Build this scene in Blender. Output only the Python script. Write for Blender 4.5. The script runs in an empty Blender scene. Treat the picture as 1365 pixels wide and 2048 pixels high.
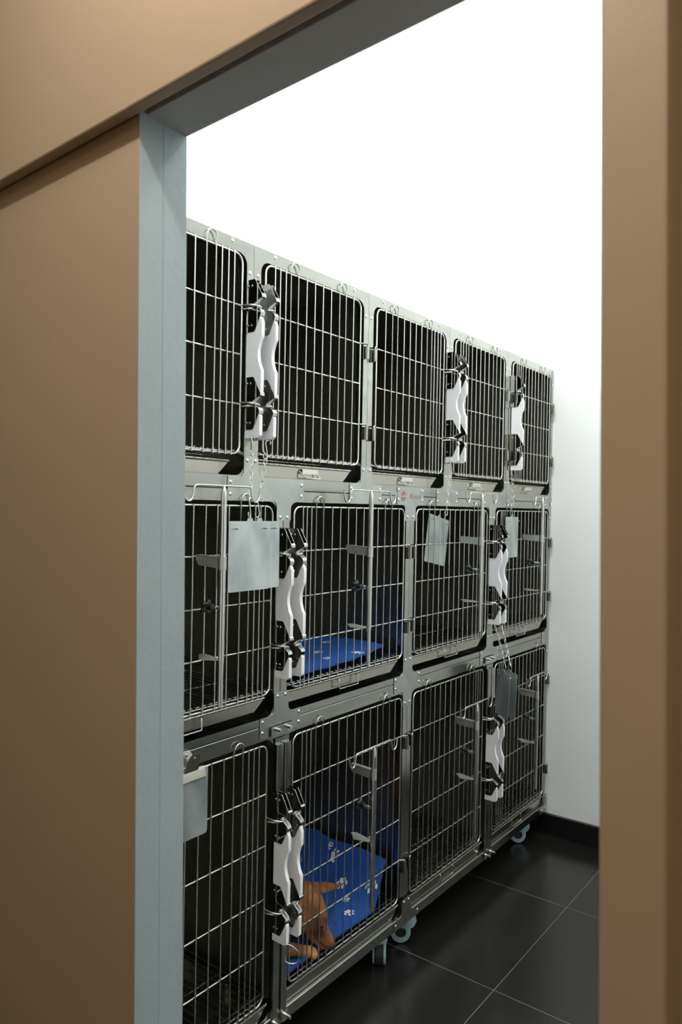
import bpy, bmesh, math, random
from mathutils import Vector, Matrix
random.seed(7)
SC = bpy.context.scene
COL = SC.collection
PI = math.pi

# ------------------------------------------------------------------ materials
def new_mat(name):
    m = bpy.data.materials.new(name); m.use_nodes = True
    nt = m.node_tree; b = nt.nodes['Principled BSDF']
    return m, nt, b
def N(nt, kind, **kw):
    n = nt.nodes.new(kind)
    for k, v in kw.items(): setattr(n, k, v)
    return n
def simple(name, col, rough=.5, metal=0.0, spec=None, coat=0.0):
    m, nt, b = new_mat(name)
    b.inputs['Base Color'].default_value = (*col, 1)
    b.inputs['Roughness'].default_value = rough
    b.inputs['Metallic'].default_value = metal
    if spec is not None: b.inputs['Specular IOR Level'].default_value = spec
    if coat: b.inputs['Coat Weight'].default_value = coat
    return m
def noisy(name, c0, c1, scale=8, rough=(.3, .45), metal=0.0, stretch=(1, 1, 1), bump=0.0, bscale=200, detail=4, spec=None):
    m, nt, b = new_mat(name)
    tc = N(nt, 'ShaderNodeTexCoord'); mp = N(nt, 'ShaderNodeMapping')
    mp.inputs['Scale'].default_value = stretch
    nt.links.new(tc.outputs['Object'], mp.inputs[0])
    nz = N(nt, 'ShaderNodeTexNoise'); nz.inputs['Scale'].default_value = scale; nz.inputs['Detail'].default_value = detail
    nt.links.new(mp.outputs[0], nz.inputs['Vector'])
    cr = N(nt, 'ShaderNodeValToRGB')
    cr.color_ramp.elements[0].position = .3; cr.color_ramp.elements[1].position = .7
    cr.color_ramp.elements[0].color = (*c0, 1); cr.color_ramp.elements[1].color = (*c1, 1)
    nt.links.new(nz.outputs[0], cr.inputs[0]); nt.links.new(cr.outputs[0], b.inputs['Base Color'])
    mr = N(nt, 'ShaderNodeMapRange')
    mr.inputs['To Min'].default_value = rough[0]; mr.inputs['To Max'].default_value = rough[1]
    nt.links.new(nz.outputs[0], mr.inputs[0]); nt.links.new(mr.outputs[0], b.inputs['Roughness'])
    b.inputs['Metallic'].default_value = metal
    if spec is not None: b.inputs['Specular IOR Level'].default_value = spec
    if bump:
        n2 = N(nt, 'ShaderNodeTexNoise'); n2.inputs['Scale'].default_value = bscale; n2.inputs['Detail'].default_value = 3
        nt.links.new(tc.outputs['Object'], n2.inputs['Vector'])
        bp = N(nt, 'ShaderNodeBump'); bp.inputs['Strength'].default_value = bump; bp.inputs['Distance'].default_value = .002
        nt.links.new(n2.outputs[0], bp.inputs['Height']); nt.links.new(bp.outputs[0], b.inputs['Normal'])
    return m

M = {}
M['steel'] = noisy('brushed_steel', (.345, .352, .325), (.43, .438, .41), 6, (.17, .25), 1.0, (1, .5, 3))
M['plate'] = noisy('plate_steel', (.40, .42, .405), (.475, .49, .475), 9, (.22, .32), 1.0, (1, 1, 1))
M['inner'] = noisy('inner_steel', (.29, .28, .24), (.36, .35, .30), 3, (.34, .46), 1.0, (1, 3, 1))
M['rod'] = simple('bright_rod', (.66, .665, .64), .22, 1.0)
M['bar'] = simple('bright_bar', (.62, .625, .60), .24, 1.0)
M['mirror'] = simple('mirror_steel', (.52, .52, .51), .045, 1.0)
M['galv'] = noisy('galvanised_sheet', (.50, .51, .50), (.60, .61, .60), 20, (.42, .55), 1.0)
M['clip'] = simple('nickel_clip', (.46, .445, .40), .16, 1.0)
M['rivet'] = simple('rivet_steel', (.72, .72, .70), .2, 1.0)
M['tray'] = noisy('tray_steel', (.38, .365, .32), (.47, .455, .41), 5, (.16, .28), 1.0, (1, .4, 2))
M['plastic'] = noisy('white_plastic', (.84, .84, .875), (.87, .87, .90), 12, (.32, .42), 0.0, spec=.5)
M['board'] = noisy('zinc_board', (.36, .41, .42), (.60, .65, .655), 14, (.34, .52), .85, (1, 1, .6), detail=8)
M['tube'] = noisy('pole_steel', (.55, .56, .54), (.68, .69, .66), 30, (.12, .2), 1.0, (8, 8, .4))
M['black'] = simple('black_plastic', (.012, .012, .014), .35)
M['zincbolt'] = simple('zinc_bolt', (.55, .68, .75), .22, 1.0)
M['dark'] = simple('dark_rubber', (.02, .02, .02), .6)
M['caster'] = simple('grey_blue_caster', (.27, .38, .42), .45)
M['white'] = noisy('white_wall', (.80, .81, .80), (.83, .84, .83), 2, (.6, .7), bump=.05, bscale=120)
M['brown'] = noisy('brown_paint', (.46, .370, .27), (.48, .385, .28), 3, (.38, .46), bump=.12, bscale=160, spec=.35)
M['greypaint'] = noisy('blue_grey_paint', (.31, .385, .42), (.34, .415, .45), 6, (.42, .52), bump=.25, bscale=90, spec=.35)
M['soffit'] = noisy('soffit_paint', (.50, .51, .52), (.53, .54, .55), 6, (.5, .6), bump=.2, bscale=90, spec=.3)
M['trackdark'] = simple('track_shadow_gap', (.03, .03, .03), .7)
M['base'] = simple('black_skirting', (.008, .008, .008), .22)
M['paw'] = simple('paw_print_white', (.75, .78, .80), .7)
M['logo'] = simple('logo_brown', (.30, .16, .15), .5)
M['brass'] = simple('brass_bead', (.55, .42, .22), .25, 1.0)

# blue plush
m, nt, b = new_mat('blue_plush'); M['blue'] = m
tc = N(nt, 'ShaderNodeTexCoord'); nz = N(nt, 'ShaderNodeTexNoise'); nz.inputs['Scale'].default_value = 350
nt.links.new(tc.outputs['Object'], nz.inputs['Vector'])
cr = N(nt, 'ShaderNodeValToRGB'); cr.color_ramp.elements[0].color = (.003, .050, .27, 1); cr.color_ramp.elements[1].color = (.006, .085, .38, 1)
nt.links.new(nz.outputs[0], cr.inputs[0]); nt.links.new(cr.outputs[0], b.inputs['Base Color'])
b.inputs['Roughness'].default_value = .85
b.inputs['Sheen Weight'].default_value = .25; b.inputs['Sheen Tint'].default_value = (.1, .3, .9, 1)
bp = N(nt, 'ShaderNodeBump'); bp.inputs['Strength'].default_value = .3; bp.inputs['Distance'].default_value = .002
nt.links.new(nz.outputs[0], bp.inputs['Height']); nt.links.new(bp.outputs[0], b.inputs['Normal'])

# dog coat (object coordinates = metres around the dog's root)
m, nt, b = new_mat('dog_coat'); M['coat'] = m
tc = N(nt, 'ShaderNodeTexCoord')
nz = N(nt, 'ShaderNodeTexNoise'); nz.inputs['Scale'].default_value = 26; nz.inputs['Detail'].default_value = 6
n2 = N(nt, 'ShaderNodeTexNoise'); n2.inputs['Scale'].default_value = 420; n2.inputs['Detail'].default_value = 2
nt.links.new(tc.outputs['Object'], nz.inputs['Vector']); nt.links.new(tc.outputs['Object'], n2.inputs['Vector'])
cr = N(nt, 'ShaderNodeValToRGB')
cr.color_ramp.elements[0].position = .35; cr.color_ramp.elements[0].color = (.14, .042, .010, 1)
cr.color_ramp.elements[1].position = .68; cr.color_ramp.elements[1].color = (.36, .135, .030, 1)
nt.links.new(nz.outputs[0], cr.inputs[0])
mx = N(nt, 'ShaderNodeMixRGB', blend_type='MULTIPLY'); mx.inputs[0].default_value = .6
c2 = N(nt, 'ShaderNodeValToRGB'); c2.color_ramp.elements[0].position = .3; c2.color_ramp.elements[1].position = .6
c2.color_ramp.elements[0].color = (.45, .4, .35, 1)
nt.links.new(n2.outputs[0], c2.inputs[0])
nt.links.new(cr.outputs[0], mx.inputs[1]); nt.links.new(c2.outputs[0], mx.inputs[2])
def patch(prev, centre, r0, r1, col):
    d = N(nt, 'ShaderNodeVectorMath', operation='DISTANCE'); nt.links.new(tc.outputs['Object'], d.inputs[0]); d.inputs[1].default_value = centre
    k = N(nt, 'ShaderNodeMapRange'); k.inputs['From Min'].default_value = r0; k.inputs['From Max'].default_value = r1; k.inputs['To Min'].default_value = .9; k.inputs['To Max'].default_value = 0
    nt.links.new(d.outputs['Value'], k.inputs[0])
    q = N(nt, 'ShaderNodeMixRGB'); q.inputs[2].default_value = (*col, 1); nt.links.new(k.outputs[0], q.inputs[0]); nt.links.new(prev, q.inputs[1]); return q.outputs[0]
last = patch(mx.outputs[0], (.046, .050, -.004), .012, .052, (.52, .24, .075))
last = patch(last, (.056, .076, .048), .008, .026, (.04, .014, .005))
last = patch(last, (.076, .112, -.003), .008, .026, (.05, .025, .012))
nt.links.new(last, b.inputs['Base Color']); b.inputs['Roughness'].default_value = .75
bp = N(nt, 'ShaderNodeBump'); bp.inputs['Strength'].default_value = .6; bp.inputs['Distance'].default_value = .002
nt.links.new(n2.outputs[0], bp.inputs['Height']); nt.links.new(bp.outputs[0], b.inputs['Normal'])
M['coatdark'] = simple('dog_dark_fur', (.05, .02, .008), .7)
M['coatpale'] = simple('dog_pale_fur', (.55, .29, .10), .75)
M['nose'] = simple('dog_nose', (.012, .010, .010), .35)
M['eye'] = simple('dog_eye', (.02, .010, .005), .08)

# black floor tile 0.6 m grid
m, nt, b = new_mat('black_floor_tile'); M['floor'] = m
tc = N(nt, 'ShaderNodeTexCoord'); sp = N(nt, 'ShaderNodeSeparateXYZ'); nt.links.new(tc.outputs['Object'], sp.inputs[0])
def grid(out, off):
    a = N(nt, 'ShaderNodeMath', operation='ADD'); a.inputs[1].default_value = -off + .3 + 60; nt.links.new(out, a.inputs[0])
    d = N(nt, 'ShaderNodeMath', operation='DIVIDE'); d.inputs[1].default_value = .6; nt.links.new(a.outputs[0], d.inputs[0])
    f = N(nt, 'ShaderNodeMath', operation='FRACT'); nt.links.new(d.outputs[0], f.inputs[0])
    s = N(nt, 'ShaderNodeMath', operation='SUBTRACT'); s.inputs[1].default_value = .5; nt.links.new(f.outputs[0], s.inputs[0])
    ab = N(nt, 'ShaderNodeMath', operation='ABSOLUTE'); nt.links.new(s.outputs[0], ab.inputs[0])
    l = N(nt, 'ShaderNodeMath', operation='LESS_THAN'); l.inputs[1].default_value = .0016; nt.links.new(ab.outputs[0], l.inputs[0])
    return l
gx, gy = grid(sp.outputs[0], -1.0013), grid(sp.outputs[1], 2.6453)
mxx = N(nt, 'ShaderNodeMath', operation='MAXIMUM'); nt.links.new(gx.outputs[0], mxx.inputs[0]); nt.links.new(gy.outputs[0], mxx.inputs[1])
mix = N(nt, 'ShaderNodeMixRGB'); mix.inputs[1].default_value = (.012, .0115, .0105, 1); mix.inputs[2].default_value = (.16, .155, .145, 1)
nt.links.new(mxx.outputs[0], mix.inputs[0]); nt.links.new(mix.outputs[0], b.inputs['Base Color'])
mp = N(nt, 'ShaderNodeMapping'); mp.inputs['Scale'].default_value = (40, 3, 1); nt.links.new(tc.outputs['Object'], mp.inputs[0])
nz = N(nt, 'ShaderNodeTexNoise'); nz.inputs['Scale'].default_value = 2.5; nz.inputs['Detail'].default_value = 3
nt.links.new(mp.outputs[0], nz.inputs['Vector'])
mr = N(nt, 'ShaderNodeMapRange'); mr.inputs['To Min'].default_value = .21; mr.inputs['To Max'].default_value = .25
nt.links.new(nz.outputs[0], mr.inputs[0])
rm = N(nt, 'ShaderNodeMixRGB'); rm.inputs[2].default_value = (.6, .6, .6, 1)
nt.links.new(mxx.outputs[0], rm.inputs[0]); nt.links.new(mr.outputs[0], rm.inputs[1]); nt.links.new(rm.outputs[0], b.inputs['Roughness'])
b.inputs['Specular IOR Level'].default_value = .62

# ------------------------------------------------------------------ mesh builder
class MB:
    def __init__(s): s.v = []; s.f = []; s.mi = []; s.cur = 0
    def add(s, vs, fs):
        o = len(s.v); s.v.extend([tuple(p) for p in vs]); s.f.extend([tuple(o + i for i in f) for f in fs]); s.mi.extend([s.cur] * len(fs))
        return s
    def box(s, x0, x1, y0, y1, z0, z1):
        vs = [(x, y, z) for x in (x0, x1) for y in (y0, y1) for z in (z0, z1)]
        return s.add(vs, [(0, 1, 3, 2), (4, 6, 7, 5), (0, 4, 5, 1), (2, 3, 7, 6), (0, 2, 6, 4), (1, 5, 7, 3)])
    def prism(s, poly, a, b, axis='x'):
        """poly: 2-D outline; axis x -> (y,z), axis y -> (x,z), axis z -> (x,y)"""
        mk = {'x': lambda p, t: (t, p[0], p[1]), 'y': lambda p, t: (p[0], t, p[1]), 'z': lambda p, t: (p[0], p[1], t)}[axis]
        n = len(poly)
        vs = [mk(p, a) for p in poly] + [mk(p, b) for p in poly]
        return s.add(vs, [tuple(range(n))[::-1], tuple(range(n, 2 * n))] + [(i, (i + 1) % n, n + (i + 1) % n, n + i) for i in range(n)])
    def tube(s, pts, r, n=8, closed=False, caps=True):
        P = [Vector(p) for p in pts]; k = len(P); rr = r if isinstance(r, (list, tuple)) else [r] * k
        T = []
        for i in range(k):
            if closed: t = P[(i + 1) % k] - P[i - 1]
            else: t = P[min(i + 1, k - 1)] - P[max(i - 1, 0)]
            T.append(t.normalized())
        u = T[0].orthogonal().normalized(); vs = []
        for i in range(k):
            u = (u - T[i] * u.dot(T[i]))
            u = u.normalized() if u.length > 1e-6 else T[i].orthogonal().normalized()
            w = T[i].cross(u)
            for j in range(n):
                a = 2 * PI * j / n; vs.append(P[i] + (u * math.cos(a) + w * math.sin(a)) * rr[i])
        fs = []
        for i in range(k if closed else k - 1):
            for j in range(n):
                a, b2 = i * n + j, i * n + (j + 1) % n; c, d = ((i + 1) % k) * n + (j + 1) % n, ((i + 1) % k) * n + j
                fs.append((a, b2, c, d))
        if caps and not closed: fs += [tuple(range(n))[::-1], tuple(range((k - 1) * n, k * n))]
        return s.add(vs, fs)
    def cyl(s, p, q, r, n=14): return s.tube([p, q], r, n)
    def ball(s, c, r, seg=10, ring=6, sq=(1, 1, 1)):
        vs = []; fs = []
        for i in range(ring + 1):
            th = PI * i / ring
            for j in range(seg):
                ph = 2 * PI * j / seg
                vs.append((c[0] + r * sq[0] * math.sin(th) * math.cos(ph), c[1] + r * sq[1] * math.sin(th) * math.sin(ph), c[2] + r * sq[2] * math.cos(th)))
        for i in range(ring):
            for j in range(seg): fs.append((i * seg + j, (i + 1) * seg + j, (i + 1) * seg + (j + 1) % seg, i * seg + (j + 1) % seg))
        return s.add(vs, fs)
    def loft(s, rings, cap=True):
        n = len(rings[0]); vs = [p for r in rings for p in r]; fs = []
        for i in range(len(rings) - 1):
            for j in range(n): fs.append((i * n + j, i * n + (j + 1) % n, (i + 1) * n + (j + 1) % n, (i + 1) * n + j))
        if cap: fs += [tuple(range(n))[::-1], tuple(range((len(rings) - 1) * n, len(rings) * n))]
        return s.add(vs, fs)
    def mesh(s, name, mats, bevel=0, smooth=35):
        me = bpy.data.meshes.new(name); me.from_pydata(s.v, [], s.f)
        for mm in (mats if isinstance(mats, (list, tuple)) else [mats]): me.materials.append(mm)
        for p, i in zip(me.polygons, s.mi): p.material_index = i
        bm = bmesh.new(); bm.from_mesh(me)
        bmesh.ops.remove_doubles(bm, verts=bm.verts, dist=1e-6)
        bmesh.ops.recalc_face_normals(bm, faces=bm.faces)
        if bevel:
            ed = [e for e in bm.edges if len(e.link_faces) == 2 and e.calc_face_angle(0) > .6]
            bmesh.ops.bevel(bm, geom=ed, offset=bevel, segments=2, profile=.5, affect='EDGES', clamp_overlap=True)
        bm.to_mesh(me); bm.free()
        if smooth:
            for p in me.polygons: p.use_smooth = True
            me.set_sharp_from_angle(angle=math.radians(smooth))
        return me
    def build(s, name, mats, parent=None, **kw): return link(name, s.mesh(name, mats, **kw), parent)

def link(name, me, parent=None):
    o = bpy.data.objects.new(name, me); COL.objects.link(o)
    if parent: o.parent = parent
    return o
def tag(o, label, cat, group=None, kind=None):
    o['label'] = label; o['category'] = cat
    if group: o['group'] = group
    if kind: o['kind'] = kind
    return o
def struct(o, label, cat):
    o['kind'] = 'structure'; o['label'] = label; o['category'] = cat; return o

def arc(cx, cy, r, a0, a1, n): return [(cx + r * math.cos(a0 + (a1 - a0) * i / n), cy + r * math.sin(a0 + (a1 - a0) * i / n)) for i in range(n + 1)]
def rrect(y0, y1, z0, z1, r, k=6):
    return arc(y1 - r, z1 - r, r, 0, PI / 2, k) + arc(y0 + r, z1 - r, r, PI / 2, PI, k) + arc(y0 + r, z0 + r, r, PI, 1.5 * PI, k) + arc(y1 - r, z0 + r, r, 1.5 * PI, 2 * PI, k)
def fillet(poly, rad, k=4):
    """round the corners of an outline; rad: one radius or one per corner"""
    n = len(poly); out = []
    for i in range(n):
        r = rad[i] if isinstance(rad, (list, tuple)) else rad
        p0, p, p1 = Vector(poly[i - 1]), Vector(poly[i]), Vector(poly[(i + 1) % n])
        if r <= 0: out.append(tuple(p)); continue
        a = (p0 - p).normalized() * min(r, (p0 - p).length * .49); b2 = (p1 - p).normalized() * min(r, (p1 - p).length * .49)
        for t in range(k + 1):
            q = t / k; out.append(tuple((p + a) * (1 - q) ** 2 + p * 2 * q * (1 - q) + (p + b2) * q ** 2))
    return out
def bend(pts, r, k=5):
    """round the corners of an open 3-D path"""
    out = [Vector(pts[0])]
    for i in range(1, len(pts) - 1):
        p0, p, p1 = Vector(pts[i - 1]), Vector(pts[i]), Vector(pts[i + 1])
        a = (p0 - p).normalized() * min(r, (p0 - p).length * .48); b2 = (p1 - p).normalized() * min(r, (p1 - p).length * .48)
        for t in range(k + 1):
            q = t / k; out.append((p + a) * (1 - q) ** 2 + p * 2 * q * (1 - q) + (p + b2) * q ** 2)
    out.append(Vector(pts[-1])); return out

# ------------------------------------------------------------------ the rack's frame: it stands a little out of plumb
X0, ZT, LEAN = -1.2817, 2.1235, .0187
def rp(x, y, z): return Vector((X0 - LEAN * ZT + x + LEAN * z, y, z - LEAN * x))
def thing(name, label, cat, x, y, z, group=None, lean=True):
    o = bpy.data.objects.new(name, None); COL.objects.link(o); o.empty_display_size = .05
    o.location = rp(x, y, z)
    if lean: o.rotation_euler = (0, LEAN, 0)
    return tag(o, label, cat, group)

# ------------------------------------------------------------------ shared part meshes
def latch_handle_mesh():
    ax = []
    for i in range(13):
        t = i / 12; zz = -.222 + t * (.222 - .141)
        ax.append((.0555 - .0125 * math.sin(PI * t) ** .8, zz))
    p = [(.0035, -.386), (.047, -.386), (.0535, -.380), (.0535, -.333), (.041, -.319), (.032, -.310), (.0285, -.299), (.053, -.281), (.0555, -.270)]
    p += ax + [(.0555, -.106), (.050, -.094), (.041, -.081), (.032, -.071), (.0285, -.061), (.054, -.0445), (.049, -.041), (.019, -.055), (.0035, -.060)]
    b2 = MB(); b2.prism(p, -.0055, .0055, 'y'); return b2.mesh('latch_handle', M['plastic'], bevel=.0012, smooth=40)
def latch_bracket_mesh():
    p = [(-.003, 0), (.030, 0), (.0335, -.003), (.0555, -.0405), (.0560, -.0465), (.0295, -.0595), (.0300, -.0635), (.0480, -.0745), (.0530, -.083), (.0515, -.0905), (.0345, -.1245), (.0305, -.128), (-.003, -.128)]
    b2 = MB()
    for s in (-1, 1): b2.prism(p, s * .0060, s * .0073, 'y')
    b2.prism([(.0535, -.037), (.0562, -.0405), (.0567, -.0470), (.0520, -.0490)], -.0073, .0073, 'y')
    b2.prism([(.0500, -.0755), (.0537, -.083), (.0520, -.0910), (.0490, -.0860)], -.0073, .0073, 'y')
    b2.box(-.003, -.0018, -.0073, .0073, -.128, 0)
    for (x, z) in ((.010, -.016), (.022, -.016), (.027, -.0665), (.010, -.112), (.022, -.112)):
        for s in (-1, 1): b2.ball((x, s * .0074, z), .0033, 8, 6, (1, .55, 1))
    return b2.mesh('latch_bracket', M['mirror'], smooth=30)
LATCH, BRACKET = latch_handle_mesh(), latch_bracket_mesh()
_r = MB().ball((0, 0, 0), .0052, 10, 8, (.5, 1, 1)); _r.v = [(max(x, .00005), y, z) for x, y, z in _r.v]
RIVET = _r.mesh('rivet', M['rivet'], smooth=60)
BARS = {}
def bar_mesh(h):
    k = round(h, 4)
    if k not in BARS: BARS[k] = MB().tube([(0, 0, 0), (0, 0, h)], .00185, 8).mesh('vertical_bar', M['bar'], smooth=50)
    return BARS[k]
LOOPS = {}
def loop_mesh(h, w):
    """two bars joined by a round hoop above the door rod"""
    k = (round(h, 4), round(w, 4))
    if k not in LOOPS:
        r = w / 2
        pts = [(0, -r, 0), (0, -r, h - r - .004), (.002, -r, h - r)] + [(.003, -r * math.cos(PI * i / 10), h - r + r * math.sin(PI * i / 10)) for i in range(1, 10)] + [(.002, r, h - r), (0, r, h - r - .004), (0, r, 0)]
        LOOPS[k] = MB().tube(pts, .00195, 8).mesh('loop_bar', M['bar'], smooth=50)
    return LOOPS[k]
HINGE = {}
def hinge_mesh(s):
    """barrel and folded leaf; s: side the hinge lies on (+1 = larger y); origin at the frame rod, on the bar's level"""
    if s not in HINGE:
        b2 = MB()
        b2.tube(bend([(0, -.004 * s, 0), (.002, .006 * s, .001), (.011, .015 * s, .001), (.012, .0225 * s, 0), (.012, .0225 * s, -.014)], .006), .0027, 8)
        b2.cyl((.012, .0225 * s, -.006), (.012, .0225 * s, -.044), .0052, 12)
        b2.box(.0006, .0022, min(.0135 * s, .0275 * s), max(.0135 * s, .0275 * s), -.044, -.006)
        b2.box(.0010, .0125, min(.0150 * s, .0163 * s), max(.0150 * s, .0163 * s), -.044, -.006)
        HINGE[s] = b2.mesh('hinge', M['steel'], smooth=35)
    return HINGE[s]
LL = {}
def latch_loop_mesh(s):
    """wire loop from the frame rod round the latch's notch; s = direction to the latch"""
    if s not in LL:
        b2 = MB(); pts = [(0, 0, .004), (.028, .004 * s, .003), (.041, .012 * s, .001), (.042, .026 * s, -.001), (.038, .0285 * s, -.003), (.034, .022 * s, -.004), (.024, .008 * s, -.004), (0, 0, -.005)]
        b2.tube(bend(pts, .007), .0028, 8); LL[s] = b2.mesh('latch_loop', M['rod'], smooth=50)
    return LL[s]

def ring_plate(b2, Y0, Y1, Z0, Z1, y0, y1, z0, z1, r, xa, xb, k=6, ch=.0009):
    inner = rrect(y0, y1, z0, z1, r, k); n = len(inner)
    def outer(d):
        out = []
        for c, (sy, sz) in enumerate(((1, 1), (-1, 1), (-1, -1), (1, -1))):
            Y = (Y1 - d) if sy > 0 else (Y0 + d); Z = (Z1 - d) if sz > 0 else (Z0 + d)
            for i in range(k + 1):
                p = inner[c * (k + 1) + i]; first_vertical = (c % 2 == 0)
                if i == k // 2: out.append((Y, Z))
                elif (i < k // 2) == first_vertical: out.append((Y, p[1]))
                else: out.append((p[0], Z))
        return out
    loops = [[(xb, y, z) for y, z in inner], [(xb, y, z) for y, z in outer(ch)], [(xb - ch, y, z) for y, z in outer(0)], [(xa, y, z) for y, z in outer(0)], [(xa, y, z) for y, z in inner]]
    vs = [p for l in loops for p in l]; fs = []
    for a in range(5):
        c = (a + 1) % 5
        for i in range(n): fs.append((a * n + i, a * n + (i + 1) % n, c * n + (i + 1) % n, c * n + i))
    b2.add(vs, fs)

# ------------------------------------------------------------------ cages
ROW = {
 't': dict(z0=1.5168, z1=2.1235, open=(1.5485, 2.092), top=2.087, bot=1.601, cross=(1.963, 1.844, 1.7225), hinge=(0, 2), latch=(0, 2), lz=2.0255, rows=(.026, .041)),
 'm': dict(z0=.9090, z1=1.5160, open=(.930, 1.4865), top=1.474, bot=.990, cross=(1.355, 1.232, 1.1115), hinge=(0, 2), latch=(0, 2), lz=1.4175, rows=(.026, .040)),
 'b': dict(z0=.1050, z1=.9082, open=(.139, .8715), top=.859, bot=.188, cross=(.731, .597, .4585, .323), hinge=(0, 3), latch=(), lz=.7315, rows=(.026, .040)),
}
FR = dict(t=(.041, .042), m=(.042, .037), b=(.050, .036))
def add_latch(parent, loc):
    lat = link('latch_handle', LATCH, parent); lat.location = loc
    wn = lat.modifiers.new('weighted', 'WEIGHTED_NORMAL'); wn.keep_sharp = True
    for dz in (0, -.2375):
        o = link('latch_bracket', BRACKET, lat); o.location = (0, 0, dz)
def cage(row, Y0, Y1, latch_low, label, tray=True):
    R = ROW[row]; zb = R['z0']; yc = (Y0 + Y1) / 2; W = Y1 - Y0
    root = thing('kennel_cage', label, 'cage', 0, yc, zb, 'stainless steel kennel cages')
    L = lambda y: y - yc
    H = R['z1'] - zb
    hw = W / 2 - .0006
    # face
    b2 = MB(); oz0, oz1 = R['open'][0] - zb, R['open'][1] - zb
    ring_plate(b2, -hw, hw, .0005, H - .0002, -hw + .024, hw - .024, oz0, oz1, .028, -.024, 0)
    face = b2.build('face_frame', M['steel'], root, smooth=25)
    # sheet steel box
    b2 = MB(); d = -.70; t = .0012
    b2.box(d, -.0245, -hw, -hw + t, .002, H - .002); b2.box(d, -.0245, hw - t, hw, .002, H - .002)
    b2.box(d, d + t, -hw + t, hw - t, .002, H - .002)
    b2.box(d + t, -.0245, -hw + t, hw - t, .002, .002 + t); b2.box(d + t, -.0245, -hw + t, hw - t, H - .002 - t, H - .002)
    b2.build('cage_shell', M['inner'], root, smooth=0)
    # door
    fl, fh = (FR[row] if latch_low else FR[row][::-1])
    a, c = -W / 2 + fl, W / 2 - fh
    zt, zl = R['top'] - zb, R['bot'] - zb
    b2 = MB(); b2.tube([(0, y, z) for y, z in rrect(a, c, zl, zt, .022, 6)], .0030, 9, closed=True)
    door = b2.build('cage_door', M['rod'], root, smooth=50)
    offs = dict(t=[.030, .049, .070, None, .152, .186, .220, .255, None, .357], m=[.032, .048, .067, None, .158, .195, .232, .270, .308, .345, .381, None, .497], b=[.032, .050, .068, None, .150, .188, .226, .264, .302, .339, .376, None, .470])[row]
    lp = dict(t=[(.089, .118), (.292, .321)], m=[(.087, .118), (.419, .456)], b=[(.088, .118), (.405, .440)])[row]
    sc = (c - a) / dict(t=.397, m=.534, b=.512)[row]
    P = (lambda q: a + q * sc) if latch_low else (lambda q: c - q * sc)
    h = zt - zl + .007; xf = .0045
    for q in offs:
        if q is None: continue
        o = link('vertical_bar', bar_mesh(h), door); o.location = (xf, P(q), zl - .004)
    for q0, q1 in lp:
        o = link('loop_bar', loop_mesh(zt - zl + .004 + .030, round((q1 - q0) * sc, 4)), door); o.location = (xf, (P(q0) + P(q1)) / 2, zl - .004)
    for z in R['cross']:
        MB().tube([(0, a, z - zb), (0, c, z - zb)], .0026, 8).build('cross_bar', M['rod'], door, smooth=50)
    hs = 1 if latch_low else -1
    for i in R['hinge']:
        o = link('hinge', hinge_mesh(hs), door); o.location = (0, c if latch_low else a, R['cross'][i] - zb)
    ls = -hs; yl = a if latch_low else c
    lz = R['lz']
    for z in (lz - .066, lz - .2375 - .066):
        o = link('latch_loop', latch_loop_mesh(ls), door); o.location = (0, yl, z - zb)
    # latch on the half post
    if row != 'b': add_latch(root, (.0035, (-W / 2 + .0245) if latch_low else (W / 2 - .0245), lz - zb))
    # tray with handle
    tz = dict(t=1.583, m=.979, b=.177)[row] - zb; th = dict(t=.034, m=.030, b=.0365)[row]
    xt = -.0015 if row == 'b' else -.0105
    b2 = MB(); ya, yb = -hw + .0065, hw - dict(t=.066, m=.050, b=.034)[row]
    b2.prism([(ya, tz), (yb, tz), (yb - .004, tz - .006), (yb - .034, tz - th), (ya, tz - th)], xt - .0015, xt, 'x')
    b2.tube([(xt + .0005, ya, tz), (xt + .0005, yb, tz)], .0036, 8)
    b2.prism([(ya, tz - th), (yb - .034, tz - th), (yb - .034, tz - th + .0012), (ya, tz - th + .0012)], -.66, xt, 'x')
    b2.add([(xt, yb - .004, tz - .006), (xt, yb - .034, tz - th), (-.66, yb - .034, tz - th), (-.66, yb - .004, tz - .006)], [(0, 1, 2, 3)])
    tr = b2.build('waste_tray', M['tray'], root, smooth=30)
    b2 = MB(); yh = -.014; hwid = .038 if row == 't' else .045
    if row == 't':
        b2.prism([(yh - .030, tz - .006), (yh + .036, tz - .006), (yh + .036, tz - .019), (yh - .030, tz - .019)], -.0105, -.003, 'x')
        b2.tube(bend([(-.008, yh - hwid, tz - .012), (.004, yh - hwid + .012, tz - .030), (.004, yh + hwid, tz - .030), (-.006, yh + hwid - .010, tz - .016)], .004), .0018, 7)
    else:
        b2.tube(bend([(-.0105, yh - hwid, tz - .003), (.003, yh - hwid, tz - .004), (.004, yh - hwid, tz - .030), (.004, yh + hwid, tz - .030), (.003, yh + hwid, tz - .004), (-.0105, yh + hwid, tz - .003)], .003), .0018, 7)
    if tray: b2.build('tray_handle', M['rod'], tr, smooth=50)
    # wire floor
    b2 = MB(); gz = zl + .0085; n = int((W - .07) / .0205); x1 = -.0035
    for i in range(n + 1):
        y = -W / 2 + .035 + i * (W - .07) / n
        b2.tube([(-.68, y, gz), (x1, y, gz)], .0016, 5)
    for x in (-.010, -.024, -.17, -.34, -.51, -.66): b2.tube([(x, -hw + .01, gz - .0036), (x, hw - .01, gz - .0036)], .0021, 6)
    b2.build('wire_floor', M['rod'], root, smooth=50)
    # screws of the face
    zs = dict(t=[(-.5, 2.113), (.5, 2.113)], m=[], b=[])[row]
    for s, z in zs:
        o = link('screw', RIVET, root); o.location = (0, -W / 2 + .075 if s < 0 else W / 2 - .075, z - zb)
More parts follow.
